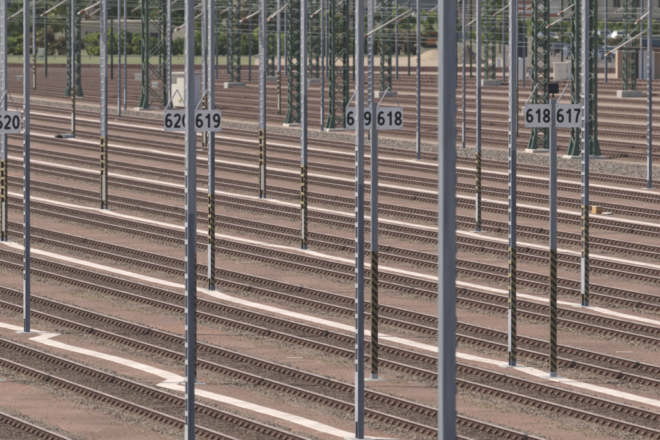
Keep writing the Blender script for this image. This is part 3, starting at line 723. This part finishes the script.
prop(b.obj('drain_pipe', M['conc_dark'], loc=p, rot=(0, 0, -.5)), 'dark arched drain pipe mouth by the foot of the slim left mast', 'drain pipe')
# thin concrete slabs lying in the soil strips
for (px, py, lab) in ((295, 358.2, 'thin pale slab in the red soil left of the mast crossing board 619'), (624.5, 352.4, 'thin pale slab in the red soil at the lower right'),
                      (244, 263.2, 'thin pale slab in the soil right of the board 619 mast foot'), (493, 260.3, 'thin pale slab in the soil left of the large striped mast'),
                      (652, 205.4, 'thin pale slab in the soil at the right edge'), (370, 381, 'thin pale slab at the foot of the post of boards 619 and 618')):
    s = mpp(py); p = at(px, py)
    b = MB(); b.bevbox(-8 * s, 8 * s, -.16, .16, -.02, .014, .006)
    prop(b.obj('concrete_slab', M['slab'], loc=p, rot=(0, 0, R(4))), lab, 'slab', 'concrete slabs between the tracks')

# ------------------------------------------------------------------ weeds and pebbles
def weeds(u, n, va, vb, spread=.16):
    vs = rng.uniform(va, vb, n); us = u + rng.normal(0, spread, n); V = []; F = []
    keep = (np.sin(vs * .7 + u) + np.sin(vs * .23 + 2 * u) + rng.normal(0, .7, n)) > .2
    for a, v in zip(us[keep], vs[keep]):
        x, y = uv2xy(a, v)
        for q in range(5):
            an = rng.uniform(0, 6.28); h = rng.uniform(.02, .075); d = .07 * rng.uniform(.3, 1.4); k = len(V); wd = .018
            V += [(x + math.cos(an + 1.57) * wd, y + math.sin(an + 1.57) * wd, .0), (x - math.cos(an + 1.57) * wd, y - math.sin(an + 1.57) * wd, .0), (x + math.cos(an) * d, y + math.sin(an) * d, h)]
            F.append((k, k + 1, k + 2))
    return V, F
V, F = [], []
for u, n in ((37.35, 1500), (32.8, 500), (42.0, 500), (46.9, 700), (51.4, 500), (22.9, 300), (27.9, 300), (56.0, 500), (60.8, 400)):
    v_, f_ = weeds(u, n, v_at(u, -20), v_at(u, 690)); k = len(V); V += v_; F += [tuple(i + k for i in f) for f in f_]
prop(link('dry_weeds', raw('dry_weeds', V, F, LEAF['weed'])), 'pale dry weeds along the ballast edges', kind='stuff')
sp = [uv2xy(22, v_at(22, 760)), uv2xy(22, v_at(22, -40)), uv2xy(62, v_at(62, -40)), uv2xy(62, v_at(62, 700))]
so = link('pebbles', raw('pebbles', [(x, y, .002) for x, y in sp], [(0, 1, 2, 3)], M['soil'])); so['kind'] = 'stuff'; so['label'] = 'scattered pebbles on the red soil'
md = so.modifiers.new('scatter', 'NODES'); md.node_group = STONE['soil']

# ------------------------------------------------------------------ background: verge, buildings, trees, cars
# low rusty edge wall across the far side of the yard
a, c = at(-60, 67.8), at(720, 74.2); d = (c - a); L = d.length
ew = empty('edge_wall', a, math.atan2(d.y, d.x)); prop(ew, 'long low dark rusty retaining wall along the far side of the yard', 'wall')
npan = 30
for i in range(npan):
    MB().bevbox(L * i / npan + .03, L * (i + 1) / npan - .03, 0, .3, 0, .52 + rng.normal(0, .012), .02).obj('panel', M['rustwall'], ew)
MB().box(0, L, .05, .25, 0, .44).obj('core', M['rustwall'], ew)
# guard rail on the grass verge
gl = empty('guard_rail', at(-60, 60)); prop(gl, 'thin pale guard rail along the grass verge at far left', 'guard rail')
a = at(-60, 60); c = at(258, 60)
MB().box(0, c.x - a.x, -.03, .03, .33, .45).obj('rail', M['conc'], gl)
for i in range(18):
    x = (c.x - a.x) * (i + .5) / 18; MB().box(x - .04, x + .04, .031, .1, 0, .44).obj('post', M['conc_dark'], gl)

def building(px0, px1, pyg, H, m, label, depth=9, wins=None, roof=None, name='building', roofh=.3, plinth=None, cat='building'):
    a, c = at(px0, pyg), at(px1, pyg); W = c.x - a.x
    o = empty(name, a); prop(o, label, cat)
    MB().box(0, W, 0, depth, 0, H).obj('wall', m, o)
    MB().bevbox(-.25, W + .25, -.25, depth + .25, H + .002, H + roofh, .05).obj('roof', roof or M['slate'], o)
    if plinth: MB().box(-.04, W + .04, -.05, -.002, 0, plinth[0]).obj('plinth', plinth[1], o)
    for (zx, z0, z1, pitch, ww, fm) in (wins or []):
        x = zx
        while x + ww < W:
            f = MB()
            f.box(x - .1, x + ww + .1, -.06, -.003, z0 - .12, z0); f.box(x - .1, x + ww + .1, -.06, -.003, z1, z1 + .1)
            f.box(x - .1, x, -.06, -.003, z0, z1); f.box(x + ww, x + ww + .1, -.06, -.003, z0, z1)
            f.box(x + ww / 2 - .04, x + ww / 2 + .04, -.05, -.003, z0, z1)
            fo = f.obj('window', fm, o)
            MB().box(x, x + ww, -.012, -.004, z0, z1).obj('pane', M['glass'], fo); x += pitch
    return o
building(-90, 46, 42, 7, M['navy'], 'dark navy building behind the trees at the top left corner', wins=[(1, 1.2, 2.6, 2.6, 1.5, M['slate'])])
building(77, 121, 47.5, 2.9, M['beige'], 'long low beige shed above the hedge at left', depth=5, wins=[(1.0, 1.1, 1.9, 1.3, .8, M['conc'])], roof=M['beige'], roofh=.25)
building(121, 158, 50, 3.1, M['beige'], 'beige house with rusty lower wall behind two thin masts', depth=6, wins=[(.7, .9, 1.9, 1.4, .75, M['rustwall'])], roof=M['beige'], roofh=.3)
building(262, 300, 42, 7, M['tan'], 'tan brown house with small windows left of the narrow lattice tower', wins=[(.8, 3.2, 4.1, 1.6, .7, M['rustwall'])], roof=M['rustwall'])
building(306, 372, 36, 9, M['pink'], 'pinkish rendered house behind the broad lattice tower', depth=10, wins=[(1, 2.7, 4.1, 2.2, 1.0, M['white']), (1, 5.6, 7, 2.2, 1.0, M['white'])])
building(376, 446, 22, 7, M['slate'], 'grey slate clad hall at the top, left of the blurred mast', depth=14, wins=[(2, 1.2, 2.2, 4, 1.8, M['conc'])])
building(440, 478, 33, 9, M['pink'], 'pinkish plastered house right of the blurred mast', depth=10, wins=[(.7, 3.4, 5.0, 2.1, .9, M['rustwall'])])
building(478, 512, 33, 12, M['conc'], 'pale apartment front with closely spaced dark windows', depth=11, wins=[(.4, 3.1, 4.6, 1.25, .7, M['white']), (.4, 6.1, 7.6, 1.25, .7, M['white'])])
building(562, 700, 33.5, 13, M['beige'], 'large beige apartment front with tall windows at the top right', depth=12,
         wins=[(.9, 3.7, 5.6, 3.2, .9, M['tan']), (.9, 7.2, 9.1, 3.2, .9, M['tan'])], plinth=(2.2, M['rustwall']))
# white building with red bands
rb = building(513, 561, 31, 4.6, M['white'], 'white low building with red bands behind the lattice tower at right', depth=6)
Wd = at(561, 31).x - at(513, 31).x
for z0, z1, x1 in ((2.0, 2.55, 1), (3.1, 3.5, .55), (4.0, 4.4, .55)): MB().box(0, Wd * x1, -.05, -.003, z0, z1).obj('red_band', M['red'], rb)

def tree_meshes(kind, n, H, Rr, seed, leaf=.30, low=.12):
    r = np.random.default_rng(seed)
    b = MB(); trunk_h = H * .55; pts = [(0, 0, 0)]
    for k in range(1, 5): pts.append((r.normal(0, .12), r.normal(0, .12), trunk_h * k / 4))
    for k in range(4): b.tube(pts[k], pts[k + 1], .22 * (1 - k * .18), 7, 0, .22 * (1 - (k + 1) * .18))
    cl = []
    for k in range(15):
        a = r.uniform(0, 6.28); rad = Rr * math.sqrt(r.uniform(0, 1)) * .8; z = H * (low + (1 - low) * r.uniform(.05, .95))
        rad *= math.sqrt(max(.1, 1 - ((z / H - .5) / .55) ** 2)) 
        c = (rad * math.cos(a), rad * math.sin(a), z); cl.append((c, r.uniform(.22, .42) * Rr))
        s0 = pts[min(4, 1 + int(r.integers(0, 4)))]
        b.tube(s0, c, .06, 5, 0, .02)
    tm = b.mesh('trunk', M['bark'])
    N = n; ci = r.integers(0, len(cl), N)
    cc = np.array([c for c, _ in cl])[ci]; rr = np.array([q for _, q in cl])[ci]
    d = r.normal(size=(N, 3)); d /= np.linalg.norm(d, axis=1)[:, None]
    P = cc + d * (rr * r.uniform(.35, 1.08, N))[:, None] * np.array([1, 1, .85]); P[:, 2] = np.maximum(P[:, 2], .05)
    A = r.normal(size=(N, 3)); A /= np.linalg.norm(A, axis=1)[:, None]
    Bv = np.cross(A, r.normal(size=(N, 3))); Bv /= np.linalg.norm(Bv, axis=1)[:, None]
    sz = leaf * r.uniform(.5, 1.3, N)[:, None]
    V = np.stack([P - A * sz, P + Bv * sz * .6, P + A * sz, P - Bv * sz * .6], 1).reshape(-1, 3)
    me = bpy.data.meshes.new('crown'); nV = len(V)
    me.vertices.add(nV); me.vertices.foreach_set('co', V.astype(np.float32).ravel())
    me.loops.add(nV); me.loops.foreach_set('vertex_index', np.arange(nV, dtype=np.int32))
    me.polygons.add(N); me.polygons.foreach_set('loop_start', np.arange(0, nV, 4, dtype=np.int32)); me.polygons.foreach_set('loop_total', np.full(N, 4, np.int32))
    me.materials.append(LEAF[kind]); me.update(calc_edges=True); me.validate()
    return tm, me
TM = {}
for k, kind in enumerate(('green', 'dark', 'spring', 'brown')):
    for j in range(2): TM[(kind, j)] = tree_meshes(kind, 3600, 10, 3.6, 10 * k + j)
    TM[(kind, 'shrub')] = tree_meshes(kind, 1600, 2.3, 1.5, 77 + k, leaf=.17, low=.02)
def tree(px, pyg, kind, j, sc, label, cat='tree', group='trees beyond the yard', name=None):
    t, c = TM[(kind, j)]; p = at(px, pyg)
    o = empty(name or ('tree' if j != 'shrub' else 'shrub'), p, rng.uniform(0, 6.28)); o.scale = (sc, sc, sc * rng.uniform(.92, 1.08))
    prop(o, label, cat, group); link('trunk', t, o); link('crown', c, o)
TREES = [
 (-14, 50, 'dark', 0, 1.0, 'dark tree cut by the left edge beside the board 620 mast'), (14, 52, 'dark', 1, .62, 'low dark tree between the two leftmost masts'),
 (33, 49, 'dark', 0, .78, 'dark green tree behind the short-looking striped mast'), (52, 47, 'green', 0, 1.0, 'mid green tree left of the leftmost lattice tower'),
 (66, 44, 'green', 1, 1.0, 'green tree directly behind the leftmost lattice tower'), (88, 42, 'brown', 0, .95, 'brownish half bare tree above the low beige shed'),
 (111, 42, 'green', 1, 1.05, 'green tree above the right end of the beige shed'), (130, 42, 'spring', 0, 1.0, 'bright spring green tree above the beige house'),
 (150, 42, 'green', 0, .95, 'green tree seen through the broad left lattice tower'), (172, 48, 'dark', 0, 1.0, 'dark tree behind the switch hut'),
 (196, 47, 'brown', 1, .9, 'brownish tree behind boards 620 and 619'), (216, 48, 'green', 0, .95, 'green tree right of board 619 mast'),
 (236, 49, 'dark', 1, .9, 'dark tree behind the small tower right of board 619'), (254, 52, 'brown', 0, .72, 'brown bushy tree left of the two dotted edge mast'),
 (276, 52, 'dark', 0, .62, 'dark low tree in front of the tan brown house'), (296, 52, 'brown', 1, .62, 'brownish low tree behind the narrow lattice tower'),
 (314, 52, 'dark', 1, .55, 'dark low tree behind the slim plain mast at centre'), (330, 54, 'green', 0, .5, 'green low tree left behind the broad centre tower'),
 (346, 53, 'brown', 0, .5, 'yellow brown low tree in front of the pinkish house'), (372, 54, 'dark', 0, .5, 'dark low tree behind board 618 post'),
 (391, 53, 'green', 1, .52, 'green low tree right of board 618'), (408, 49, 'spring', 0, .5, 'spring green tree on the slope left of the slim plain mast'),
 (427, 48, 'green', 0, .46, 'green tree by the orange excavator'), (440, 47, 'green', 1, .42, 'green tree hidden behind the blurred mast'),
 (453, 45, 'spring', 1, .35, 'small spring green tree right of the blurred mast'), (487, 52, 'green', 0, .58, 'green tree left behind the small tower with cantilever'),
 (500, 53, 'green', 1, .6, 'green tree below the pale apartment front'), (511, 52, 'dark', 0, .5, 'dark tree hidden behind the large mast')]
for (x, y, k, j, sc, lab) in TREES: tree(x, y, k, j, sc, lab)
NTH = 'first second third fourth fifth sixth seventh eighth ninth tenth eleventh twelfth thirteenth fourteenth fifteenth sixteenth seventeenth eighteenth nineteenth twentieth twenty-first'.split()
for i, x in enumerate(np.arange(-6, 262, 13.5)):
    k = ('dark', 'dark', 'green', 'brown')[int(rng.integers(0, 4))]
    tree(x + rng.normal(0, 2), 55.5 + rng.normal(0, .5), k, 'shrub', rng.uniform(.8, 1.15), '%s shrub, %s from the left in the hedge behind the grass verge' % ({'dark': 'dark green', 'green': 'green', 'brown': 'brownish'}[k], NTH[i]), 'shrub', 'hedge shrubs behind the grass verge')
for i, x in enumerate(np.arange(268, 424, 12)):
    k = ('dark', 'green', 'green', 'brown')[int(rng.integers(0, 4))]
    tree(x + rng.normal(0, 2), 55 + rng.normal(0, .5), k, 'shrub', rng.uniform(.9, 1.3), '%s shrub, %s from the left in the hedge behind the sandy strip' % ({'dark': 'dark green', 'green': 'green', 'brown': 'brownish'}[k], NTH[i]), 'shrub', 'hedge shrubs behind the sandy strip')
for i, x in enumerate(np.arange(516, 668, 10)):
    k = ('spring', 'green', 'green', 'spring')[int(rng.integers(0, 4))]
    tree(x + rng.normal(0, 2), 35 + rng.normal(0, .4), k, 'shrub', rng.uniform(.75, .95), '%s shrub, %s from the left in the hedge below the beige apartment front' % ({'spring': 'light green', 'green': 'green'}[k], NTH[i]), 'shrub', 'hedge shrubs below the apartment front')

for i, x in enumerate(np.arange(536, 664, 15)):
    k = ('brown', 'dark', 'brown', 'green')[int(rng.integers(0, 4))]
    tree(x + rng.normal(0, 3), 49 + rng.normal(0, 1.2), k, 'shrub', rng.uniform(.45, .7), '%s low shrub, %s from the left in the gravel lot with parked cars' % ({'dark': 'dark green', 'green': 'green', 'brown': 'brownish'}[k], NTH[i]), 'shrub', 'low shrubs in the gravel lot')
for i, (x, yb) in enumerate(((562, 46), (585, 47), (545, 52), (600, 50), (640, 51))):
    tree(x, yb, ('brown', 'dark')[i % 2], 'shrub', rng.uniform(.6, .85), '%s scrub bush, %s from the front in the gravel lot behind the cabinets' % (('brownish', 'dark green')[i % 2], NTH[i]), 'shrub', 'scrub bushes in the gravel lot')
# thin poles along the far tracks
PB = {}
for key in ('zinc_mid', 'green'):
    b = MB(); b.box(-.09, -.075, -.09, .09, 0, 10.5); b.box(.075, .09, -.09, .09, 0, 10.5); b.box(-.0745, .0745, -.01, .01, 0, 10.5)
    PB[key] = b.mesh('pole', M[key])
b = MB(); b.tube((-2.5, 0, 5.9), (-.1, 0, 7.5), .04, 6); b.tube((-2.2, 0, 6.15), (-.1, 0, 6.3), .025, 5); PARM = b.mesh('cantilever_arm', M['tube'])
PINS = MB().tube((-2.42, 0, 5.95), (-2.25, 0, 6.06), .09, 8).mesh('insulator', M['clip'])
for i, (x, yb) in enumerate(((46, 80), (112, 82), (160, 79), (186, 84), (217, 81), (228, 77), (250, 84), (286, 79), (303, 83), (327, 80), (354, 84), (397, 82), (409, 78), (456, 83), (471, 79), (504, 84), (524, 88), (548, 84), (562, 79), (606, 85), (642, 82))):
    key = ('green', 'zinc_mid')[int(rng.integers(0, 2))]
    o = empty('distant_pole', at(x, yb), rng.uniform(-.15, .35)); prop(o, 'thin %s pole with a cantilever, %s from the left along the far tracks' % ({'green': 'green', 'zinc_mid': 'grey'}[key], NTH[i]), 'pole', 'thin poles along the far tracks')
    link('pole', PB[key], o); a_ = link('cantilever_arm', PARM, o); link('insulator', PINS, a_); link('foundation', FOUND, o)
# chain fence behind the gravel lot
fa, fc = at(506, 66), at(612, 67.5); fd = fc - fa
fe = empty('wire_fence', fa, math.atan2(fd.y, fd.x)); prop(fe, 'thin grey fence along the gravel lot behind the cabinets', 'fence')
for i in range(9): MB().box(fd.length * i / 8 - .03, fd.length * i / 8 + .03, -.03, .03, 0, 1.15).obj('post', M['zinc'], fe)
for z in (.25, .7, 1.1): MB().box(0, fd.length, -.045, -.031, z, z + .03).obj('rail', M['zinc'], fe)
# sand pile and excavator
def mound(name, px, pyg, rx, rz, m, label, cat):
    p = at(px, pyg); b = bmesh.new(); bmesh.ops.create_icosphere(b, subdivisions=4, radius=1)
    for v in b.verts:
        if v.co.z < 0: v.co.z = 0
        h = v.co.z; rr = math.hypot(v.co.x, v.co.y)
        v.co.z = (1 - rr) * rz * (1 + .15 * math.sin(5 * v.co.x + 3)) + rng.normal(0, .03); v.co.x *= rx; v.co.y *= rx * .8
        v.co.x += rng.normal(0, .04)
    me = bpy.data.meshes.new(name); b.to_mesh(me); b.free(); me.materials.append(m)
    prop(link(name, me, loc=p), label, cat)
mound('sand_pile', 468, 64, 1.9, 1.9, M['lot'], 'pale sand pile right of the blurred mast', 'sand pile')
mound('earth_pile', 437, 60, 3.4, 1.1, M['sand'], 'low sandy slope behind the blurred mast', 'earth pile')
def vehicle(px, pyg, rz, body, label, kind='car', sc=1.0, cat='car', group=None, z=0):
    p = at(px, pyg); p.z = z; o = empty('parked_' + kind, p, rz); o.scale = (sc,) * 3; prop(o, label, cat, group)
    if kind == 'car': prof = [(-2.1, .35), (-2.15, .75), (-2.0, .92), (-1.55, 1.0), (-.95, 1.45), (.55, 1.47), (1.15, 1.02), (1.95, .86), (2.12, .65), (2.1, .35)]; Wd = .84
    else: prof = [(-2.4, .4), (-2.45, 1.9), (-2.3, 2.1), (1.2, 2.1), (1.75, 1.3), (2.35, 1.1), (2.42, .7), (2.4, .4)]; Wd = .92
    n = len(prof); V = []
    for y, k in ((-Wd, 1), (-Wd * .86, 0), (Wd * .86, 0), (Wd, 1)):
        for x, zz in prof:
            if k: V.append((x * .985, y if zz < 1.05 else y * .86, min(zz, zz) * (.985 if zz > .5 else 1)))
            else: V.append((x, y, zz))
    F = [tuple(range(n)), tuple(range(3 * n, 4 * n))[::-1]]
    for r in range(3):
        for i in range(n): j = (i + 1) % n; F.append((r * n + j, r * n + i, (r + 1) * n + i, (r + 1) * n + j))
    link('body', raw('body', V, F, body), o)
    if kind == 'car': segs = [[(-1.45, 1.02), (-.92, 1.38), (.5, 1.4), (1.02, 1.04)]]
    else: segs = [[(.2, 1.35), (.2, 1.95), (1.12, 1.95), (1.6, 1.35)]]
    for sg_ in segs:
        for sy in (-1, 1):
            y0 = sy * (Wd * .875 if kind == 'car' else Wd * 1.003)
            MB().add([(x, y0 * 1.0 + sy * .012 * 0 + sy * .02, z_) for x, z_ in sg_], [(0, 1, 2, 3)]).obj('side_window', M['glass'], o)
    if kind == 'car':
        MB().add([(-1.56, -.62, 1.03), (-1.56, .62, 1.03), (-1.0, .6, 1.44), (-1.0, -.6, 1.44)], [(0, 1, 2, 3)]).obj('rear_window', M['glass'], o)
        MB().add([(1.17, -.62, 1.04), (1.17, .62, 1.04), (.62, .6, 1.45), (.62, -.6, 1.45)], [(3, 2, 1, 0)]).obj('windscreen', M['glass'], o)
    for x in (-1.3, 1.35):
        for sy in (-1, 1):
            wl = MB().tube((x, sy * (Wd - .16), .32), (x, sy * (Wd + .02), .32), .32, 14).obj('wheel', M['rubber'], o)
            MB().tube((x, sy * (Wd + .021), .32), (x, sy * (Wd + .03), .32), .19, 10).obj('rim', M['silver'], wl)
    return o
vehicle(597, 62, R(120), M['steel'], 'grey parked car right of the broad dark green tower', group='parked cars at the far right')
vehicle(612, 60.5, R(75), M['silver'], 'silver blue parked car partly behind the tan abutment', group='parked cars at the far right')
vehicle(571, 59, R(100), M['steel'], 'grey parked car just above the narrow white cabinet', sc=.95, group='parked cars at the far right')
vehicle(560, 56, R(95), M['darkcar'], 'dark parked car above the cream double door cabinet', group='parked cars at the far right')
for i, (x, mm, lab) in enumerate(((552, 'silver', 'silver parked car at the left end of the row before the green hedge'), (560, 'white', 'white parked car second in the row before the green hedge'),
                       (567, 'silver', 'silver parked car third in the row before the green hedge'), (575, 'steel', 'grey parked car at the right end of the row before the green hedge'))):
    vehicle(x, 44.5, R(92), M[mm], lab, group='parked cars in a row before the green hedge')
for i, (x, mm, lab) in enumerate(((588, 'white', 'white parked car behind the broad dark green tower'), (604, 'silver', 'silver parked car farther back right of the broad dark green tower'),
                       (620, 'white', 'white parked car behind the right hand lattice tower'), (545, 'steel', 'grey parked car behind the lattice tower of board 618'))):
    vehicle(x, 42.0 + .3 * i, R(90 + 4 * i), M[mm], lab, group='parked cars farther back in the lot')
vehicle(425, 24.5, R(10), M['white'], 'white van parked at the top left of the blurred mast', 'van', sc=.85, cat='van')
vehicle(468, 43, R(-4), M['steel'], 'dark van with a blue grey body behind the sand pile', 'van', sc=.72, cat='van')
# orange excavator on the slope
s = mpp(48); p = at(431, 48)
ex = empty('excavator', p); prop(ex, 'small orange excavator among bushes left of the blurred mast', 'excavator')
MB().bevbox(-.75, .75, -.6, -.22, 0, .42, .1).obj('crawler', M['rubber'], ex); MB().bevbox(-.75, .75, .22, .6, 0, .42, .1).obj('crawler', M['rubber'], ex)
MB().bevbox(-.6, .62, -.55, .55, .45, 1.0, .1).obj('body', M['orange'], ex)
cb = MB().bevbox(-.25, .5, -.45, .4, 1.0, 1.85, .1).obj('cab', M['orange'], ex)
MB().box(-.15, .4, -.47, -.452, 1.2, 1.7).obj('window', M['glass'], cb)
MB().tube((-.5, 0, .9), (-1.35, 0, 1.75), .12, 6).obj('boom', M['orange'], ex); MB().tube((-1.35, 0, 1.75), (-1.8, 0, .9), .09, 6).obj('boom', M['cream'], ex)
MB().bevbox(-2.0, -1.6, -.3, .3, .5, .9, .1).obj('bucket', M['rustwall'], ex)
# tan abutment with grey wall and blue girder bridge at the right
s = mpp(81); p = at(617.5, 81)
ab = empty('bridge_abutment', p); prop(ab, 'tan concrete abutment carrying a blue girder at the right edge', 'abutment')
hh = 35 * s
MB().bevbox(0, 18 * s, 0, 4, 0, hh - .3, .04).obj('pier', M['tan'], ab)
MB().box(18 * s + .01, 21 * s, .5, 4, 0, hh - .3).obj('edge_strip', M['rustwall'], ab)
MB().box(21 * s + .01, 37 * s, .3, 4, 0, hh - .3).obj('wall', M['hutshade_wallgrey'], ab)
MB().box(37 * s + .01, 60 * s, .8, 4, 0, hh - .3).obj('wall', M['tan'], ab)
MB().box(-.4 * s, 62 * s, -.3, 4.2, hh - .295, hh).obj('beam', M['rustwall'], ab)
g = MB(); g.box(25 * s, 70 * s, .2, .35, hh + .005, hh + 8.5 * s); g.box(24.5 * s, 70.5 * s, -.05, .6, hh + 8.5 * s + .002, hh + 9.6 * s)
g.obj('girder', M['blue'], ab)
for i in range(6): MB().box((27 + i * 7) * s, (27.6 + i * 7) * s, .05, .198, hh + .01, hh + 8.4 * s).obj('stiffener', M['blue'], ab)
MB().bevbox(23 * s, 25 * s - .01, 0, .6, hh + .005, hh + 8 * s, .03).obj('bearing_block', M['conc'], ab)


# ------------------------------------------------------------------ thin air between the camera and the far side
hm = bpy.data.materials.new('haze'); hm.use_nodes = True; hn = hm.node_tree; hn.nodes.clear()
ho = hn.nodes.new('ShaderNodeOutputMaterial'); hv = hn.nodes.new('ShaderNodeVolumePrincipled')
hv.inputs['Color'].default_value = (.93, .96, 1.0, 1); hv.inputs['Density'].default_value = .00005; hv.inputs['Anisotropy'].default_value = .2
hn.links.new(hv.outputs[0], ho.inputs['Volume'])
prop(link('haze', MB().box(-420, 420, -12, 1250, -1.2, 21).mesh('haze', hm)), 'thin pale haze in the air', kind='stuff')
